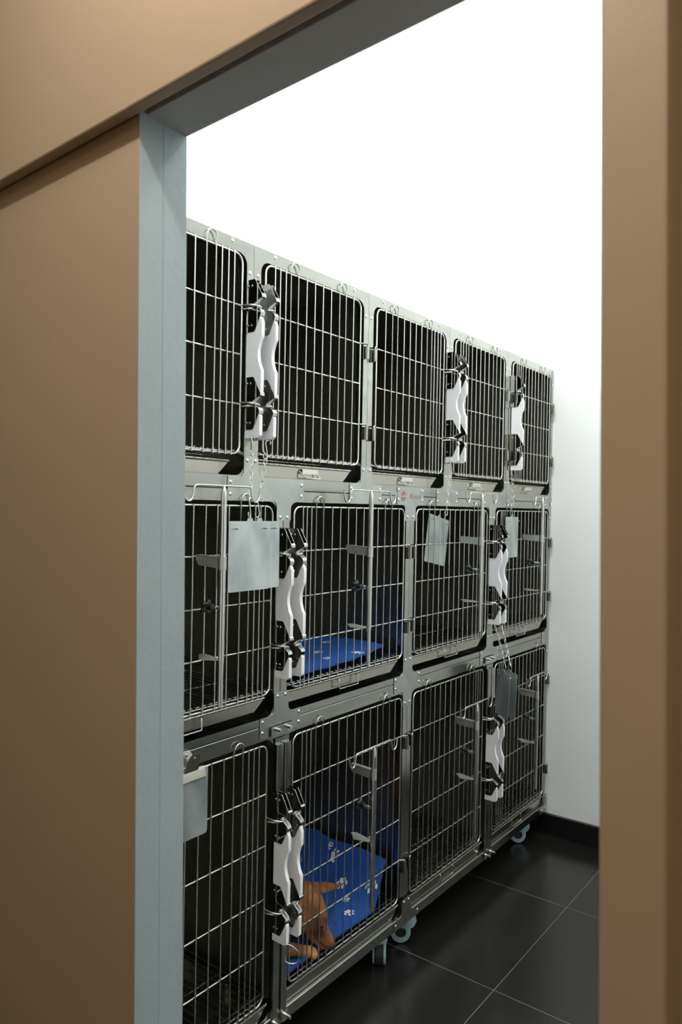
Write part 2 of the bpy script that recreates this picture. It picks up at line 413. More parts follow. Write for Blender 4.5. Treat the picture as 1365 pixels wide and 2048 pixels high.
    if row == 't':
        for s in (-1, 1):
            o = link('screw', RIVET, root); o.location = (0, s * (W / 2 - .014), 2.050 - zb)
    if row == 'b':
        b2 = MB(); b2.prism([(-.0, .0335), (.0065, .0335), (.0085, .0315), (.0085, .0005), (.0005, .0005)], -hw, hw, 'y')
        b2.build('base_rail', M['steel'], root, smooth=20)
    return root

S5 = [.800, 1.2810, 1.768, 2.258, 2.737, 3.210]
S4 = [.800, 1.4040, 2.020, 2.6135, 3.207]
SB = [.800, 1.4080, 2.0235, 2.6145, 3.207]
CG = {}
tl = ['barred steel top-row cage cut off by the blue-grey door jamb', 'steel top-row cage, second from the blue-grey door jamb', 'steel top-row cage, middle one of five, with the tray above the printed badge',
      'steel top-row cage, second from the white wall', 'steel top-row cage against the white wall, with one latch handle of its own']
ml = ['middle-row steel cage behind the two grey record boards, beside the door jamb', 'middle-row steel cage with a flat blue mat on its floor',
      'middle-row steel cage with a tilted grey card board seen behind its bars', 'middle-row steel cage against the white wall']
bl = ['bottom-row steel cage with a clipboard clipped on its door', 'bottom-row steel cage that holds the brown dog', 'empty bottom-row steel cage next to the dog, wire floor bare', 'bottom-row steel cage against the white wall']
for i in range(5): CG['t%d' % i] = cage('t', S5[i], S5[i + 1], i in (1, 3, 4), tl[i])
for i in range(4): CG['m%d' % i] = cage('m', S4[i], S4[i + 1], i in (1, 3), ml[i])
for i in range(4): CG['b%d' % i] = cage('b', SB[i], SB[i + 1], i in (1, 3), bl[i], i != 1)

# ------------------------------------------------------------------ joining plates
def plate(label, poly, rad, rivets, y, z, x=0.0004):
    o = thing('joining_plate', label, 'plate', x, y, z, 'riveted joining plates between the cages')
    p = fillet([(a - y, b2 - z) for a, b2 in poly], rad)
    mb = MB(); mb.prism(p, 0, .0016, 'x'); mb.build('plate_body', M['plate'], o, bevel=.0004, smooth=0)
    for a, b2 in rivets:
        r = link('rivet', RIVET, o); r.location = (.0016, a - y, b2 - z)
    return o
R0, RF, RC = .003, .016, .003
def zplate(up, lo, label):
    """plate joining two cages above (seam up) with two below (seam lo)"""
    y0, y1 = min(up, lo) - .078, max(up, lo) + .078
    poly = [(up - .025, 1.596), (up + .025, 1.596), (up + .025, 1.547), (y1, 1.547), (y1, 1.487), (lo + .027, 1.487), (lo + .027, 1.437), (lo - .027, 1.437), (lo - .027, 1.487), (y0, 1.487), (y0, 1.547), (up - .025, 1.547)]
    rad = [RC, RC, RF, RC, RC, RF, RC, RC, RF, RC, RC, RF]
    rv = [(up - .014, 1.587), (up + .014, 1.587), (y0 + .009, 1.532), (y0 + .009, 1.503), (y1 - .010, 1.532), (y1 - .010, 1.503), (lo - .0135, 1.446), (lo + .0135, 1.446)]
    plate(label, poly, rad, rv, (up + lo) / 2, 1.516)
zplate(1.281, 1.404, 'riveted steel joining plate behind the two hanging chains')
def tplate_up(up, label, w=.079):
    poly = [(up - .028, 1.599), (up + .028, 1.599), (up + .028, 1.547), (up + w, 1.547), (up + w, 1.487), (up - w, 1.487), (up - w, 1.547), (up - .028, 1.547)]
    plate(label, poly, [RC, RC, RF, RC, RC, RC, RC, RF], [(up - .016, 1.589), (up + .016, 1.589)] + [(up + s * (w - .009), zz) for s in (-1, 1) for zz in (1.532, 1.503)], up, 1.516)
tplate_up(1.768, 'riveted steel joining plate below the closely paired hinges of the top row', .082)
tplate_up(2.258, 'riveted steel joining plate just beyond the printed badge plate', .075)
def tplate_lo(lo, label, name=None):
    w = .080
    poly = [(lo - w, 1.545), (lo + w, 1.545), (lo + w, 1.487), (lo + .032, 1.487), (lo + .032, 1.435), (lo - .032, 1.435), (lo - .032, 1.487), (lo - w, 1.487)]
    return plate(label, poly, [RC, RC, RC, RF, RC, RC, RF, RC], [(lo + s * (w - .008), zz) for s in (-1, 1) for zz in (1.535, 1.504)] + [(lo - .017, 1.448), (lo + .017, 1.448)], lo, 1.516)
logo = tplate_lo(2.018, 'steel joining plate printed with a round emblem and the word Alovet')
zplate(2.737, 2.6145, 'riveted steel joining plate above the second pair of middle-row latches')
def cplate(s, label, low=False, hang=False, y_end=None):
    w = .079
    poly = [(s - .028, .987), (s + .028, .987), (s + .028, .931), (s + w, .931), (s + w, .877)]
    rad = [RC, RC, RF, RC, RC]
    if low: poly += [(s + .026, .877), (s + .026, .826), (s - .026, .826), (s - .026, .877)]; rad += [RF, RC, RC, RF]
    poly += [(s - w, .877), (s - w, .931), (s - .028, .931)]; rad += [RC, RC, RF]
    rv = [(s - .015, .978), (s + .015, .978)] + [(s + q * (w - .009), zz) for q in (-1, 1) for zz in (.921, .893)]
    if low: rv += [(s - .014, .837), (s + .014, .837)]
    plate(label, poly, rad, rv, s, .908)
cplate(1.408, 'riveted steel plate just above the centre post beside the dog')
cplate(2.020, 'cross-shaped riveted steel plate between the middle and bottom rows', True)
cplate(2.6135, 'riveted steel plate below the hanging pair of chains, near the white wall')
e = 3.2068
plate('narrow riveted end plate at the white wall, under the top row', [(e - .024, 1.596), (e, 1.596), (e, 1.437), (e - .024, 1.437), (e - .024, 1.487), (e - .075, 1.487), (e - .075, 1.547), (e - .024, 1.547)], [RC, 0, 0, RC, RF, RC, RC, RF], [(e - .012, 1.587), (e - .066, 1.532), (e - .066, 1.503), (e - .012, 1.447)], e - .03, 1.516)
plate('narrow riveted end plate at the white wall, under the middle row', [(e - .024, .987), (e, .987), (e, .826), (e - .024, .826), (e - .024, .877), (e - .075, .877), (e - .075, .931), (e - .024, .931)], [RC, 0, 0, RC, RF, RC, RC, RF], [(e - .012, .978), (e - .066, .921), (e - .066, .893), (e - .012, .837)], e - .03, .908)
s = 2.0255
plate('riveted steel plate on the base rail above the paired casters', [(s - .026, .189), (s + .028, .189), (s + .028, .139), (s + .080, .139), (s + .080, .106), (s - .070, .106), (s - .070, .139), (s - .026, .139)], [RC, RC, RF, RC, RC, RC, RC, RF], [(s - .013, .180), (s + .015, .180), (s + .070, .122), (s - .060, .122)], s, .12, .0090)
plate('riveted corner plate on the base rail at the white wall', [(e - .024, .185), (e, .185), (e, .106), (e - .075, .106), (e - .075, .139), (e - .024, .139)], [RC, 0, 0, RC, RC, RF], [(e - .012, .172), (e - .062, .122), (e - .014, .122)], e - .03, .12, .0090)

# emblem and lettering on the badge plate
def text_mesh(txt, size, name):
    cu = bpy.data.curves.new(name, 'FONT'); cu.body = txt; cu.size = size; cu.shear = .22; cu.extrude = .0001
    ob = bpy.data.objects.new(name, cu); COL.objects.link(ob)
    dg = bpy.context.evaluated_depsgraph_get(); me = bpy.data.meshes.new_from_object(ob.evaluated_get(dg))
    bpy.data.objects.remove(ob); bpy.data.curves.remove(cu)
    me.materials.clear(); me.materials.append(M['logo']); return me
ly, lz = 2.018, 1.516
me = text_mesh('Alovet', .0290, 'lettering')
xs = [v.co.x for v in me.vertices]; w0 = max(xs) - min(xs); k = .078 / w0
for v in me.vertices: v.co = Vector((v.co.z, (v.co.x - min(xs)) * k, v.co.y))
o = link('lettering', me, logo); o.location = (.0018, 2.0055 - ly, 1.5065 - lz)
b2 = MB()
c0 = (1.974 - ly, 1.5155 - lz); r = .0145
b2.prism([(c0[0] + r * math.cos(a), c0[1] + .0022 + r * math.sin(a)) for a in [PI * i / 16 for i in range(17)]] + [(c0[0] + .004, c0[1] - .0012), (c0[0] - .004, c0[1] + .0036)], .0017, .0019, 'x')
b2.prism([(c0[0] + r * math.cos(a), c0[1] - .0022 + r * math.sin(a)) for a in [PI + PI * i / 16 for i in range(17)]] + [(c0[0] + .007, c0[1] - .0006), (c0[0] + .001, c0[1] - .0052), (c0[0] - .005, c0[1] - .0022)], .0017, .0019, 'x')
b2.box(.0017, .0019, 1.9965 - ly, 1.9973 - ly, 1.501 - lz, 1.531 - lz)
b2.build('emblem', M['logo'], logo, smooth=0)

# ------------------------------------------------------------------ lift-out centre posts of the bottom row
def centre_post(y, label, ring=False):
    o = thing('centre_post', label, 'post', .0018, y, .108, 'lift-out centre posts of the bottom row')
    b2 = MB()
    for s in (-1, 1):
        q = sorted((s * .003, s * .027)); b2.prism(fillet([(0, q[0]), (.011, q[0]), (.011, q[1]), (0, q[1])], [0, .003, .003, 0]), .012, .745, 'z')
    b2.box(.0005, .002, -.027, .027, .004, .760)
    b2.build('post_body', M['steel'], o, smooth=30)
    b2 = MB(); b2.prism(fillet([(-.046, .766), (.044, .766), (.044, .794), (-.046, .794)], .003), .0045, .0065, 'x')
    b2.build('hanger_plate', M['plate'], o, bevel=.0004, smooth=0)
    for q in (-.022, .018):
        MB().cyl((.004, q, .784), (.018, q, .784), .0050, 12).cyl((.0065, q, .776), (.0068, q, .776), .0045, 12).build('hanger_pin', M['rivet'], o, smooth=40)
    for q in (-.020, .022):
        b2 = MB(); b2.cyl((.010, q, .016), (.030, q, .016), .0046, 12)
        b2.prism(fillet([(q - .012, 0), (q + .012, 0), (q + .012, .026), (q - .012, .026)], .006), .0095, .0115, 'x'); b2.build('foot_pin', M['rivet'], o, smooth=40)
    for q in (-.0245, .0245): add_latch(o, (.0022, q, ROW['b']['lz'] - .108))
    if ring:
        b2 = MB(); b2.tube(bend([(.011, .018, .205), (.020, .030, .201), (.036, .046, .180), (.032, .044, .150), (.018, .026, .152), (.011, .018, .160)], .012), .0019, 8); b2.build('wire_pull', M['rod'], o, smooth=50)
centre_post(1.412, 'steel centre post with a bent wire pull, beside the dog', True)
centre_post(2.6145, 'steel centre post between the bottom-row cages next to the white wall')

# ------------------------------------------------------------------ drip poles hung on the doors
def drip_pole(y, z, label, length=.49, hook=.118, zb=0, zk=-.275, zl=-.393):
    o = thing('drip_pole', label, 'pole', .09, y, z, 'drip poles hooked on the cage doors')
    b2 = MB(); b2.cyl((0, 0, zl - .002), (0, 0, -.03), .0072, 16)
    b2.tube([(0, 0, -.03), (0, 0, -.012), (0, 0, 0)], [.0072, .0066, .0025], 16)
    b2.cyl((0, 0, -length), (0, 0, zl), .0060, 16); b2.build('pole_tube', M['tube'], o, smooth=40)
    def half(s): return [(0, 0, 0), (0, s * (hook - .030), 0), (0, s * (hook - .028), -.022), (0, s * (hook - .022), -.034), (0, s * (hook - .012), -.036), (0, s * (hook - .002), -.026), (0, s * (hook + .001), 0)]
    b2 = MB()
    pts = [Vector(p) for p in half(-1)][::-1] + [Vector(p) for p in half(1)][1:]
    b2.tube(bend(pts, .010), .0023, 8); b2.build('hook_bar', M['rod'], o, smooth=50)
    b2 = MB()
    b2.prism([(x_, z_ + zb) for x_, z_ in ((-.0830, -.157), (-.0830, -.167), (-.074, -.181), (-.010, -.185), (-.008, -.160), (-.078, -.157))], -.007, -.0058, 'y')
    b2.prism([(x_, z_ + zb) for x_, z_ in ((-.0830, -.157), (-.0830, -.167), (-.074, -.181), (-.010, -.185), (-.008, -.160), (-.078, -.157))], .0058, .007, 'y')
    b2.prism([(-.082, -.007), (-.008, -.007), (-.008, .007), (-.082, .007)], -.1605 + zb, -.1592 + zb, 'z')
    b2.cyl((0, 0, -.188 + zb), (0, 0, -.158 + zb), .0086, 14)
    b2.build('upper_bracket', M['galv'], o, smooth=30)
    b2 = MB()
    b2.prism([(-.0825, .004), (-.078, .004), (-.068, -.006), (-.056, -.016), (-.008, -.005), (-.008, .007), (-.070, .016), (-.077, .012), (-.0825, .012)], zl, zl + .0013, 'z')
    b2.v = [(x_, y_, z_ + (y_ + .012) * .16) for x_, y_, z_ in b2.v]
    b2.build('lower_bracket', M['galv'], o, smooth=20)
    b2 = MB(); zc = zk
    pr = [(.0145 + .0026 * math.cos(5 * a)) for a in [2 * PI * i / 40 for i in range(40)]]
    b2.loft([[(x, q * rr * math.cos(a), zc + q * rr * math.sin(a)) for rr, a in zip(pr, [2 * PI * i / 40 for i in range(40)])] for x, q in ((-.058, .75), (-.055, 1), (-.046, 1), (-.043, .8))])
    b2.cyl((-.044, 0, zc), (-.030, 0, zc), .0072, 14)
    kn = b2.build('clamp_knob', M['black'], o, smooth=40)
    b2 = MB(); b2.cyl((-.031, 0, zc), (-.017, 0, zc), .0058, 12); b2.cyl((-.018, 0, zc), (-.006, 0, zc), .0036, 10); b2.build('clamp_bolt', M['zincbolt'], kn, smooth=40)
drip_pole(1.110, 1.518, 'steel drip pole nearest the door jamb, beside the grey record boards', .495, .115)
drip_pole(1.673, 1.524, 'steel drip pole in front of the blue-matted middle-row cage', .496, .125)
drip_pole(2.352, 1.536, 'steel drip pole near the printed badge, between two middle-row latch groups', .495)
drip_pole(2.897, 1.534, 'steel drip pole in the middle row at the white wall', .490, .10)
drip_pole(1.712, .786, 'steel drip pole on the door of the dog\'s cage', .475, zb=.092, zk=-.180, zl=-.280)
drip_pole(2.345, .786, 'steel drip pole on the door of the empty bottom-row cage', .475, zb=.092, zk=-.180, zl=-.280)
drip_pole(2.880, .796, 'steel drip pole in the bottom row at the white wall', .475, .10, .088, -.186, -.290)

# ------------------------------------------------------------------ chains, record boards, clipboard
def link_mesh():
    w, l = .0036, .0085
    pts = [(w * math.cos(a), 0, (l - w) + w * math.sin(a)) for a in [PI * i / 6 for i in range(7)]] + [(w * math.cos(a), 0, -(l - w) + w * math.sin(a)) for a in [PI + PI * i / 6 for i in range(7)]]
    return MB().tube(pts, .0010, 6, closed=True).mesh('chain_link', M['rod'], smooth=60)
LINK = link_mesh()
def s_hook_path(h, w=.008): return [(-w * .8, 0, h * .30), (-w, 0, h * .42), (0, 0, h * .5), (w * .9, 0, h * .36), (-w * .5, 0, -h * .34), (0, 0, -h * .5), (w, 0, -h * .40), (w * .9, 0, -h * .24)]
SHOOK = MB().tube(bend(s_hook_path(.052), .006), .0015, 7).mesh('chain_hook', M['rod'], smooth=60)
def chain(p, q, label, top=True, rot=.5):
    """p, q: rack-frame ends of the chain run; hooks at both ends"""
    p, q = Vector(p), Vector(q)
    o = thing('hanging_chain', label, 'chain', *q, 'chains hung from the latch handles')
    d = p - q; n = max(4, int(d.length / .0136)); base = d.to_track_quat('Z', 'Y')
    for i in range(n):
        c = link('chain_link', LINK, o); c.location = d * ((i + .5) / n)
        c.rotation_mode = 'QUATERNION'; c.rotation_quaternion = base @ Matrix.Rotation(PI / 2 * (i % 2) + rot, 3, 'Z').to_quaternion()
    for at, s in ((d + d.normalized() * .022, 1), (-d.normalized() * .022, -1)):
        c = link('chain_hook', SHOOK, o); c.location = at; c.rotation_mode = 'QUATERNION'; c.rotation_quaternion = base @ Matrix.Rotation(rot + .6, 3, 'Z').to_quaternion()
    return o
chain((.042, 1.244, 1.598), (.055, 1.228, 1.492), 'short steel chain holding the front one of the two record boards')
chain((.040, 1.293, 1.592), (.042, 1.274, 1.492), 'short steel chain holding the rear one of the two record boards')
chain((.034, 2.222, 1.606), (.034, 2.205, 1.500), 'thin steel chain running down into the cage with the tilted board')
chain((.016, 2.7615, 1.600), (.016, 2.7615, 1.500), 'thin steel chain under the single top-row latch at the white wall')
chain((.050, 2.588, .985), (.085, 2.562, .915), 'thin steel chain hung from the nearer of the second latch pair of the middle row')
chain((.050, 2.637, .985), (.095, 2.588, .915), 'thin steel chain hung from the farther of the second latch pair of the middle row')

def board(p, w, h, rotz, tilt, label, lean=True, curve=0.0, mat='board'):
    """p: rack-frame point of the top centre; flat steel card board with two pins and a hook tab"""
    o = thing('record_board', label, 'board', *p, 'grey steel record boards hung on chains')
    o.rotation_euler = (tilt, LEAN, rotz)
    outline = fillet([(-w / 2, -h), (w / 2, -h), (w / 2, 0), (.010, 0), (.008, .008), (-.008, .008), (-.010, 0), (-w / 2, 0)], [.006, .006, .003, 0, .003, .003, 0, .003])
    MB().prism(outline, -.0007, .0007, 'x').build('board_plate', M[mat], o, bevel=.0003, smooth=0)
    for s in (-1, 1): MB().cyl((-.004, s * w * .35, -.017), (.013, s * w * .35, -.017), .0023, 8).build('card_pin', M['rivet'], o, smooth=50)
    return o
board((.057, 1.226, 1.438), .138, .166, 0, .0, 'grey steel record board, front one of two, beside the door jamb')
board((.042, 1.273, 1.437), .138, .166, -.03, .01, 'grey steel record board mostly behind another, its edge at the latch handles')
board((-.024, 2.247, 1.448), .160, .168, .06, -.17, 'tilted grey steel record board behind the bars of a middle-row cage')
board((.017, 2.7615, 1.450), .136, .166, .06, 0, 'narrow-looking grey steel record board hung at the white wall, middle row')
board((.090, 2.557, .862), .092, .172, 1.01, .07, 'grey steel record board, front one over the bottom-row latches at the white wall')
board((.100, 2.584, .860), .092, .172, 1.15, .05, 'grey steel record board, rear one over the bottom-row latches at the white wall')

o = thing('clipboard', 'grey metal clipboard clamped to the cage door rod beside the door jamb', 'clipboard', .020, 1.078, .868)
MB().prism(fillet([(-.085, -.155), (.062, -.155), (.062, 0), (-.085, 0)], [.008, .008, .003, .003]), -.0008, .0008, 'x').build('board_sheet', M['board'], o, bevel=.0003, smooth=0)
b2 = MB()
b2.prism(fillet([(.0130, -.017), (.0100, -.020), (.0045, -.006), (.0010, .002), (.0040, .006), (.0070, .000)], .0012), -.030, .046, 'y')
b2.prism(fillet([(-.009, -.017), (-.0065, -.020), (-.0025, -.004), (-.0015, .004), (-.004, .004)], .0012), -.030, .046, 'y')
cl = b2.build('clip_jaw', M['clip'], o, smooth=30)
for x, tl_ in ((.012, .010), (-.012, -.010)):
    b2 = MB(); b2.prism(fillet([(-.018, .002), (.024, .002), (.021, .034), (.014, .046), (-.006, .046), (-.014, .034)], .005), 0, .0012, 'x')
    b2.ball((.0012, .004, .036), .0042, 10, 6, (.5, 1, 1))
    g = b2.build('clip_lever', M['clip'], cl, smooth=30); g.location = (x * .4, .004, 0); g.rotation_euler = (0, tl_ * 26, 0)
b2 = MB(); b2.tube([(.003 * math.cos(t * .9), -.024 + t * .0016, .012 + .003 * math.sin(t * .9)) for t in range(22)], .0009, 6); b2.cyl((0, -.034, .012), (0, .018, .012), .0016, 8); b2.build('clip_spring', M['rod'], cl, smooth=50)

# ------------------------------------------------------------------ casters under the base rail
def caster(y, x, rz, label):
    o = thing('caster', label, 'caster', x, y, 0, 'swivel casters under the cages', lean=False)
    o.rotation_euler = (0, 0, rz); o.location.z = 0
    R_, zc = .036, .037; off = .030
    # housing cheeks: round cheek with an open hub, sweeping up to the swivel plate
    for s in (-1, 1):
        ring = []; hub = []
        n = 28
        for i in range(n):
            a = 2 * PI * i / n; rr = .0345
            p = Vector((off + rr * math.cos(a), zc + rr * math.sin(a)))
            if 0 < a < PI * .95:  # pull the upper side back towards the swivel
                f = math.sin(a) ** 2; p = p * (1 - f * .9) + Vector((off * .2 + .022 * math.cos(a), .083)) * (f * .9)
            ring.append(p); hub.append(Vector((off + .019 * math.cos(a), zc + .019 * math.sin(a))))
        y0, y1 = sorted((s * .0145, s * .021))
        b2 = MB(); vs = [(p.x, yy, p.y) for yy in (y0, y1) for p in ring] + [(p.x, yy, p.y) for yy in (y0, y1) for p in hub]; fs = []
        for i in range(n):
            j = (i + 1) % n
            fs += [(i, j, 2 * n + j, 2 * n + i), (n + i, n + j, 3 * n + j, 3 * n + i), (i, j, n + j, n + i), (2 * n + i, 2 * n + j, 3 * n + j, 3 * n + i)]
        b2.add(vs, fs); b2.build('caster_cheek', M['caster'], o, bevel=.0015, smooth=40)
    b2 = MB()
    b2.loft([[(off * .35 + x_ * .034 * q, y_ * .024 * q, zz) for x_, y_ in [(math.cos(2 * PI * i / 20), math.sin(2 * PI * i / 20)) for i in range(20)]] for zz, q in ((.050, .85), (.066, 1.08), (.084, 1.0), (.093, .8), (.0965, .55))])
    b2.build('caster_crown', M['caster'], o, smooth=50)
    b2 = MB(); b2.tube([(off, -.0135, zc), (off, -.011, zc), (off, .011, zc), (off, .0135, zc)], [.031, R_, R_, .031], 28)
    b2.build('caster_wheel', M['dark'], o, smooth=40)
    MB().cyl((off * .35, 0, .0960), (off * .35, 0, .1035), .011, 16).box(-.012, .032, -.022, .022, .1030, .1050).build('swivel_plate', M['steel'], o, smooth=30)
caster(3.062, -.034, math.radians(-143), 'grey-blue caster nearest the white wall, its open hub showing')
caster(2.104, -.026, math.radians(-143), 'grey-blue caster under the centre of the base rail, the ring-shaped one')
caster(1.962, -.048, math.radians(-58), 'grey-blue caster under the dog\'s cage, turned outwards')

# ------------------------------------------------------------------ bedding
def paw_outline():
    shapes = []
    def el(cx, cy, a, b_, rot=0, n=14): return [(cx + a * math.cos(t) * math.cos(rot) - b_ * math.sin(t) * math.sin(rot), cy + a * math.cos(t) * math.sin(rot) + b_ * math.sin(t) * math.cos(rot)) for t in [2 * PI * i / n for i in range(n)]]
    shapes.append(fillet([(-.013, -.016), (0, -.012), (.013, -.016), (.016, -.006), (.007, .006), (-.007, .006), (-.016, -.006)], .006, 3))
    shapes.append(el(-.0215, .003, .0055, .0085, .45)); shapes.append(el(-.0085, .0165, .006, .0095, .12)); shapes.append(el(.0085, .0165, .006, .0095, -.12)); shapes.append(el(.0215, .003, .0055, .0085, -.45))
    return shapes
PAW = paw_outline()
def bedding(name, label, cat, poly_rows, hf, thick, prints, y, z, tilt_tag=None):
    """poly_rows: outline columns [(y, x_front, x_back)]; hf(x,y): height of the upper surface"""
    o = thing(name, label, cat, -.2, y, z)
    nx = 24; ny = len(poly_rows); top = []; b2 = MB(); loc = lambda x, yy, zz: (x + .2, yy - y, zz - z)
    T = [[None] * (nx + 1) for _ in range(ny)]
    for i, (yy, xf, xb) in enumerate(poly_rows):
        for j in range(nx + 1):
            x = xf + (xb - xf) * j / nx; T[i][j] = (x, yy)
    vs = [loc(x, yy, hf(x, yy)) for r_ in T for x, yy in r_] + [loc(x, yy, hf(x, yy) - thick) for r_ in T for x, yy in r_]
    K = ny * (nx + 1); ix = lambda i, j: i * (nx + 1) + j; fs = []
    for i in range(ny - 1):
        for j in range(nx):
            q = (ix(i, j), ix(i + 1, j), ix(i + 1, j + 1), ix(i, j + 1)); fs.append(q); fs.append(tuple(K + a for a in q[::-1]))
    edge = [ix(i, 0) for i in range(ny)] + [ix(ny - 1, j) for j in range(1, nx + 1)] + [ix(i, nx) for i in range(ny - 2, -1, -1)] + [ix(0, j) for j in range(nx - 1, 0, -1)]
    for a, c in zip(edge, edge[1:] + edge[:1]): fs.append((a, c, K + c, K + a))
    b2.add(vs, fs)
    b2.cur = 1
    for (px, py, sc_, rot) in prints:
        for sh in PAW:
            pts = []
            for u, v in sh:
                yy = py + sc_ * (u * math.cos(rot) - v * math.sin(rot)); x = px + sc_ * (u * math.sin(rot) + v * math.cos(rot))
                pts.append(loc(x, yy, hf(x, yy) + .0012))
            b2.add(pts, [tuple(range(len(pts)))])
    b2.build('mat_cover', [M['blue'], M['paw']], o, smooth=50)
    return o
def h_mid(x, y): return 1.0185 + .004 * math.sin(y * 11) + .004 * math.sin(x * 14 + y * 5) + max(0, y - 1.85) * .06
rows = [(1.435 + i * (1.962 - 1.435) / 30, -.018 - max(0, (1.435 + i * .527 / 30) - 1.72) ** 1.5 * .34 - .003 * math.sin(i), -.40 + .010 * math.sin(i * .7) + max(0, (1.435 + i * .527 / 30) - 1.90) * 1.0) for i in range(31)]
bedding('pet_mat', 'flat blue fleece mat with white paw prints in the middle-row cage', 'mat', rows, h_mid, .007,
        [(-.236, 1.874, .7, .3), (-.155, 1.739, .75, -.6), (-.071, 1.690, .6, 2.6), (-.046, 1.806, .75, 1.0), (-.27, 1.60, .7, 1), (-.10, 1.53, .7, 4)], 1.7, 1.0)
def h_bed(x, y):
    t = min(max((y - 1.85) / .145, 0), 1)
    return .2115 + .102 * t * t * (3 - 2 * t) + .003 * math.sin(x * 23 + y * 9) + .012 * math.exp(-((x + .30 + (y - 1.8) * .25) / .03) ** 2) * min(1, max(0, (y - 1.6) * 4))
rows = [(1.445 + i * (1.992 - 1.445) / 40, -.0125 - max(0, (1.445 + i * .547 / 40) - 1.88) * .33, -.60) for i in range(41)]
bedding('pet_bed', 'blue fleece bedding with white paw prints under the brown dog', 'bed', rows, h_bed, .008,
        [(-.270, 1.965, .5, -.5), (-.235, 1.945, .72, -.4), (-.158, 1.895, .72, 1.3), (-.112, 1.850, .62, -.3), (-.052, 1.915, .75, 1.3), (-.058, 1.800, .72, .2), (-.36, 1.90, .7, 1.5), (-.30, 1.72, .7, 2.2), (-.42, 1.78, .7, .4), (-.46, 1.94, .7, 2)], 1.72, .2)

# ------------------------------------------------------------------ the dog: lying, facing along the door, head lowered with the nose between the bars
dog = thing('dog', 'brown dog lying on blue bedding with its nose at the bars', 'dog', -.06, 1.52, .215)
D = lambda x, y, z: Vector((x + .06, y - 1.52, z - .215))
skull = Vector((-.062, 1.598, .334)); nose = Vector((.007, 1.633, .212))
ax = (nose - skull).normalized(); Lh = (nose - skull).length
side = Vector((.60, -.66, .45)); side = (side - ax * side.dot(ax)).normalized(); up = side.cross(ax).normalized()
if up.y < 0: up = -up
def hp(t, u, s): return skull + ax * t * Lh + up * u + side * s
def ell(t, w, hu, hd, n=20):
    out = []
    for i in range(n):
        a = 2 * PI * i / n; s, u = math.cos(a), math.sin(a)
        p = hp(t, (hu if u > 0 else hd) * u, w * s); out.append(tuple(D(*p)))
    return out
b2 = MB()
b2.loft([ell(-.34, .024, .022, .026), ell(-.26, .043, .037, .044), ell(-.10, .052, .045, .056), ell(.12, .054, .046, .058), ell(.32, .047, .041, .057), ell(.46, .038, .031, .053), ell(.60, .030, .0215, .048), ell(.75, .0245, .0185, .040), ell(.90, .0205, .0160, .031), ell(.985, .0155, .0125, .020), ell(1.02, .008, .006, .010)])
for s in (-1, 1):
    q = hp(.36, .021, s * .022); b2.ball(D(*q), .0165, 12, 8)
    q = hp(.30, -.024, s * .026); b2.ball(D(*q), .026, 12, 8)
def limb(pts, rad, n=18):
    P = [Vector(p) for p in pts]; out = []; k = 6
    for i in range(len(P) - 1):
        p0, p1, p2, p3 = P[max(i - 1, 0)], P[i], P[i + 1], P[min(i + 2, len(P) - 1)]
        for j in range(k):
            t = j / k; q = .5 * ((2 * p1) + (p2 - p0) * t + (2 * p0 - 5 * p1 + 4 * p2 - p3) * t * t + (3 * p1 - p0 - 3 * p2 + p3) * t ** 3)
            out.append((q, rad[i] + (rad[i + 1] - rad[i]) * t))
    out.append((P[-1], rad[-1]))
    b2.tube([tuple(D(*q)) for q, _ in out], [r_ for _, r_ in out], n)
limb([(-.062, 1.572, .326), (-.092, 1.515, .322), (-.140, 1.487, .318), (-.22, 1.49, .306), (-.36, 1.505, .298), (-.50, 1.515, .288), (-.575, 1.53, .260)], [.045, .055, .066, .076, .076, .070, .035])
limb([(-.115, 1.470, .290), (-.088, 1.455, .250), (-.056, 1.500, .240), (-.036, 1.532, .230), (-.024, 1.555, .220)], [.038, .026, .020, .0170, .0160])   # near foreleg
limb([(-.16, 1.53, .275), (-.17, 1.50, .245), (-.14, 1.56, .230), (-.115, 1.61, .225)], [.036, .027, .022, .018])                                    # far foreleg
limb([(-.50, 1.50, .285), (-.40, 1.452, .262), (-.35, 1.458, .240), (-.44, 1.462, .234), (-.36, 1.47, .230)], [.060, .046, .026, .019, .016])          # folded hind leg
limb([(-.57, 1.53, .255), (-.58, 1.60, .237), (-.50, 1.66, .232)], [.022, .014, .009])                                                             # tail
for q0, dirv in (((-.023, 1.554, .218), Vector((.45, .89, 0))), ((-.112, 1.612, .225), Vector((.3, .95, 0)))):
    dv = dirv.normalized(); sv = Vector((dv.y, -dv.x, 0))
    b2.ball(D(*(Vector(q0) + dv * .008)), .0190, 12, 8, (1, 1.1, .85))
    for i, k in enumerate((-1.4, -.5, .5, 1.4)):
        c = Vector(q0) + dv * (.024 - .003 * abs(k)) + sv * k * .0125 - Vector((0, 0, .003)); b2.ball(D(*c), .0086, 10, 8, (1.0, 1.7, 1.1))
body = b2.build('dog_body', M['coat'], dog, smooth=0)
rmod = body.modifiers.new('fuse', 'REMESH'); rmod.mode = 'VOXEL'; rmod.voxel_size = .0022; rmod.use_smooth_shade = True
smod = body.modifiers.new('soften', 'SMOOTH'); smod.factor = .5; smod.iterations = 3
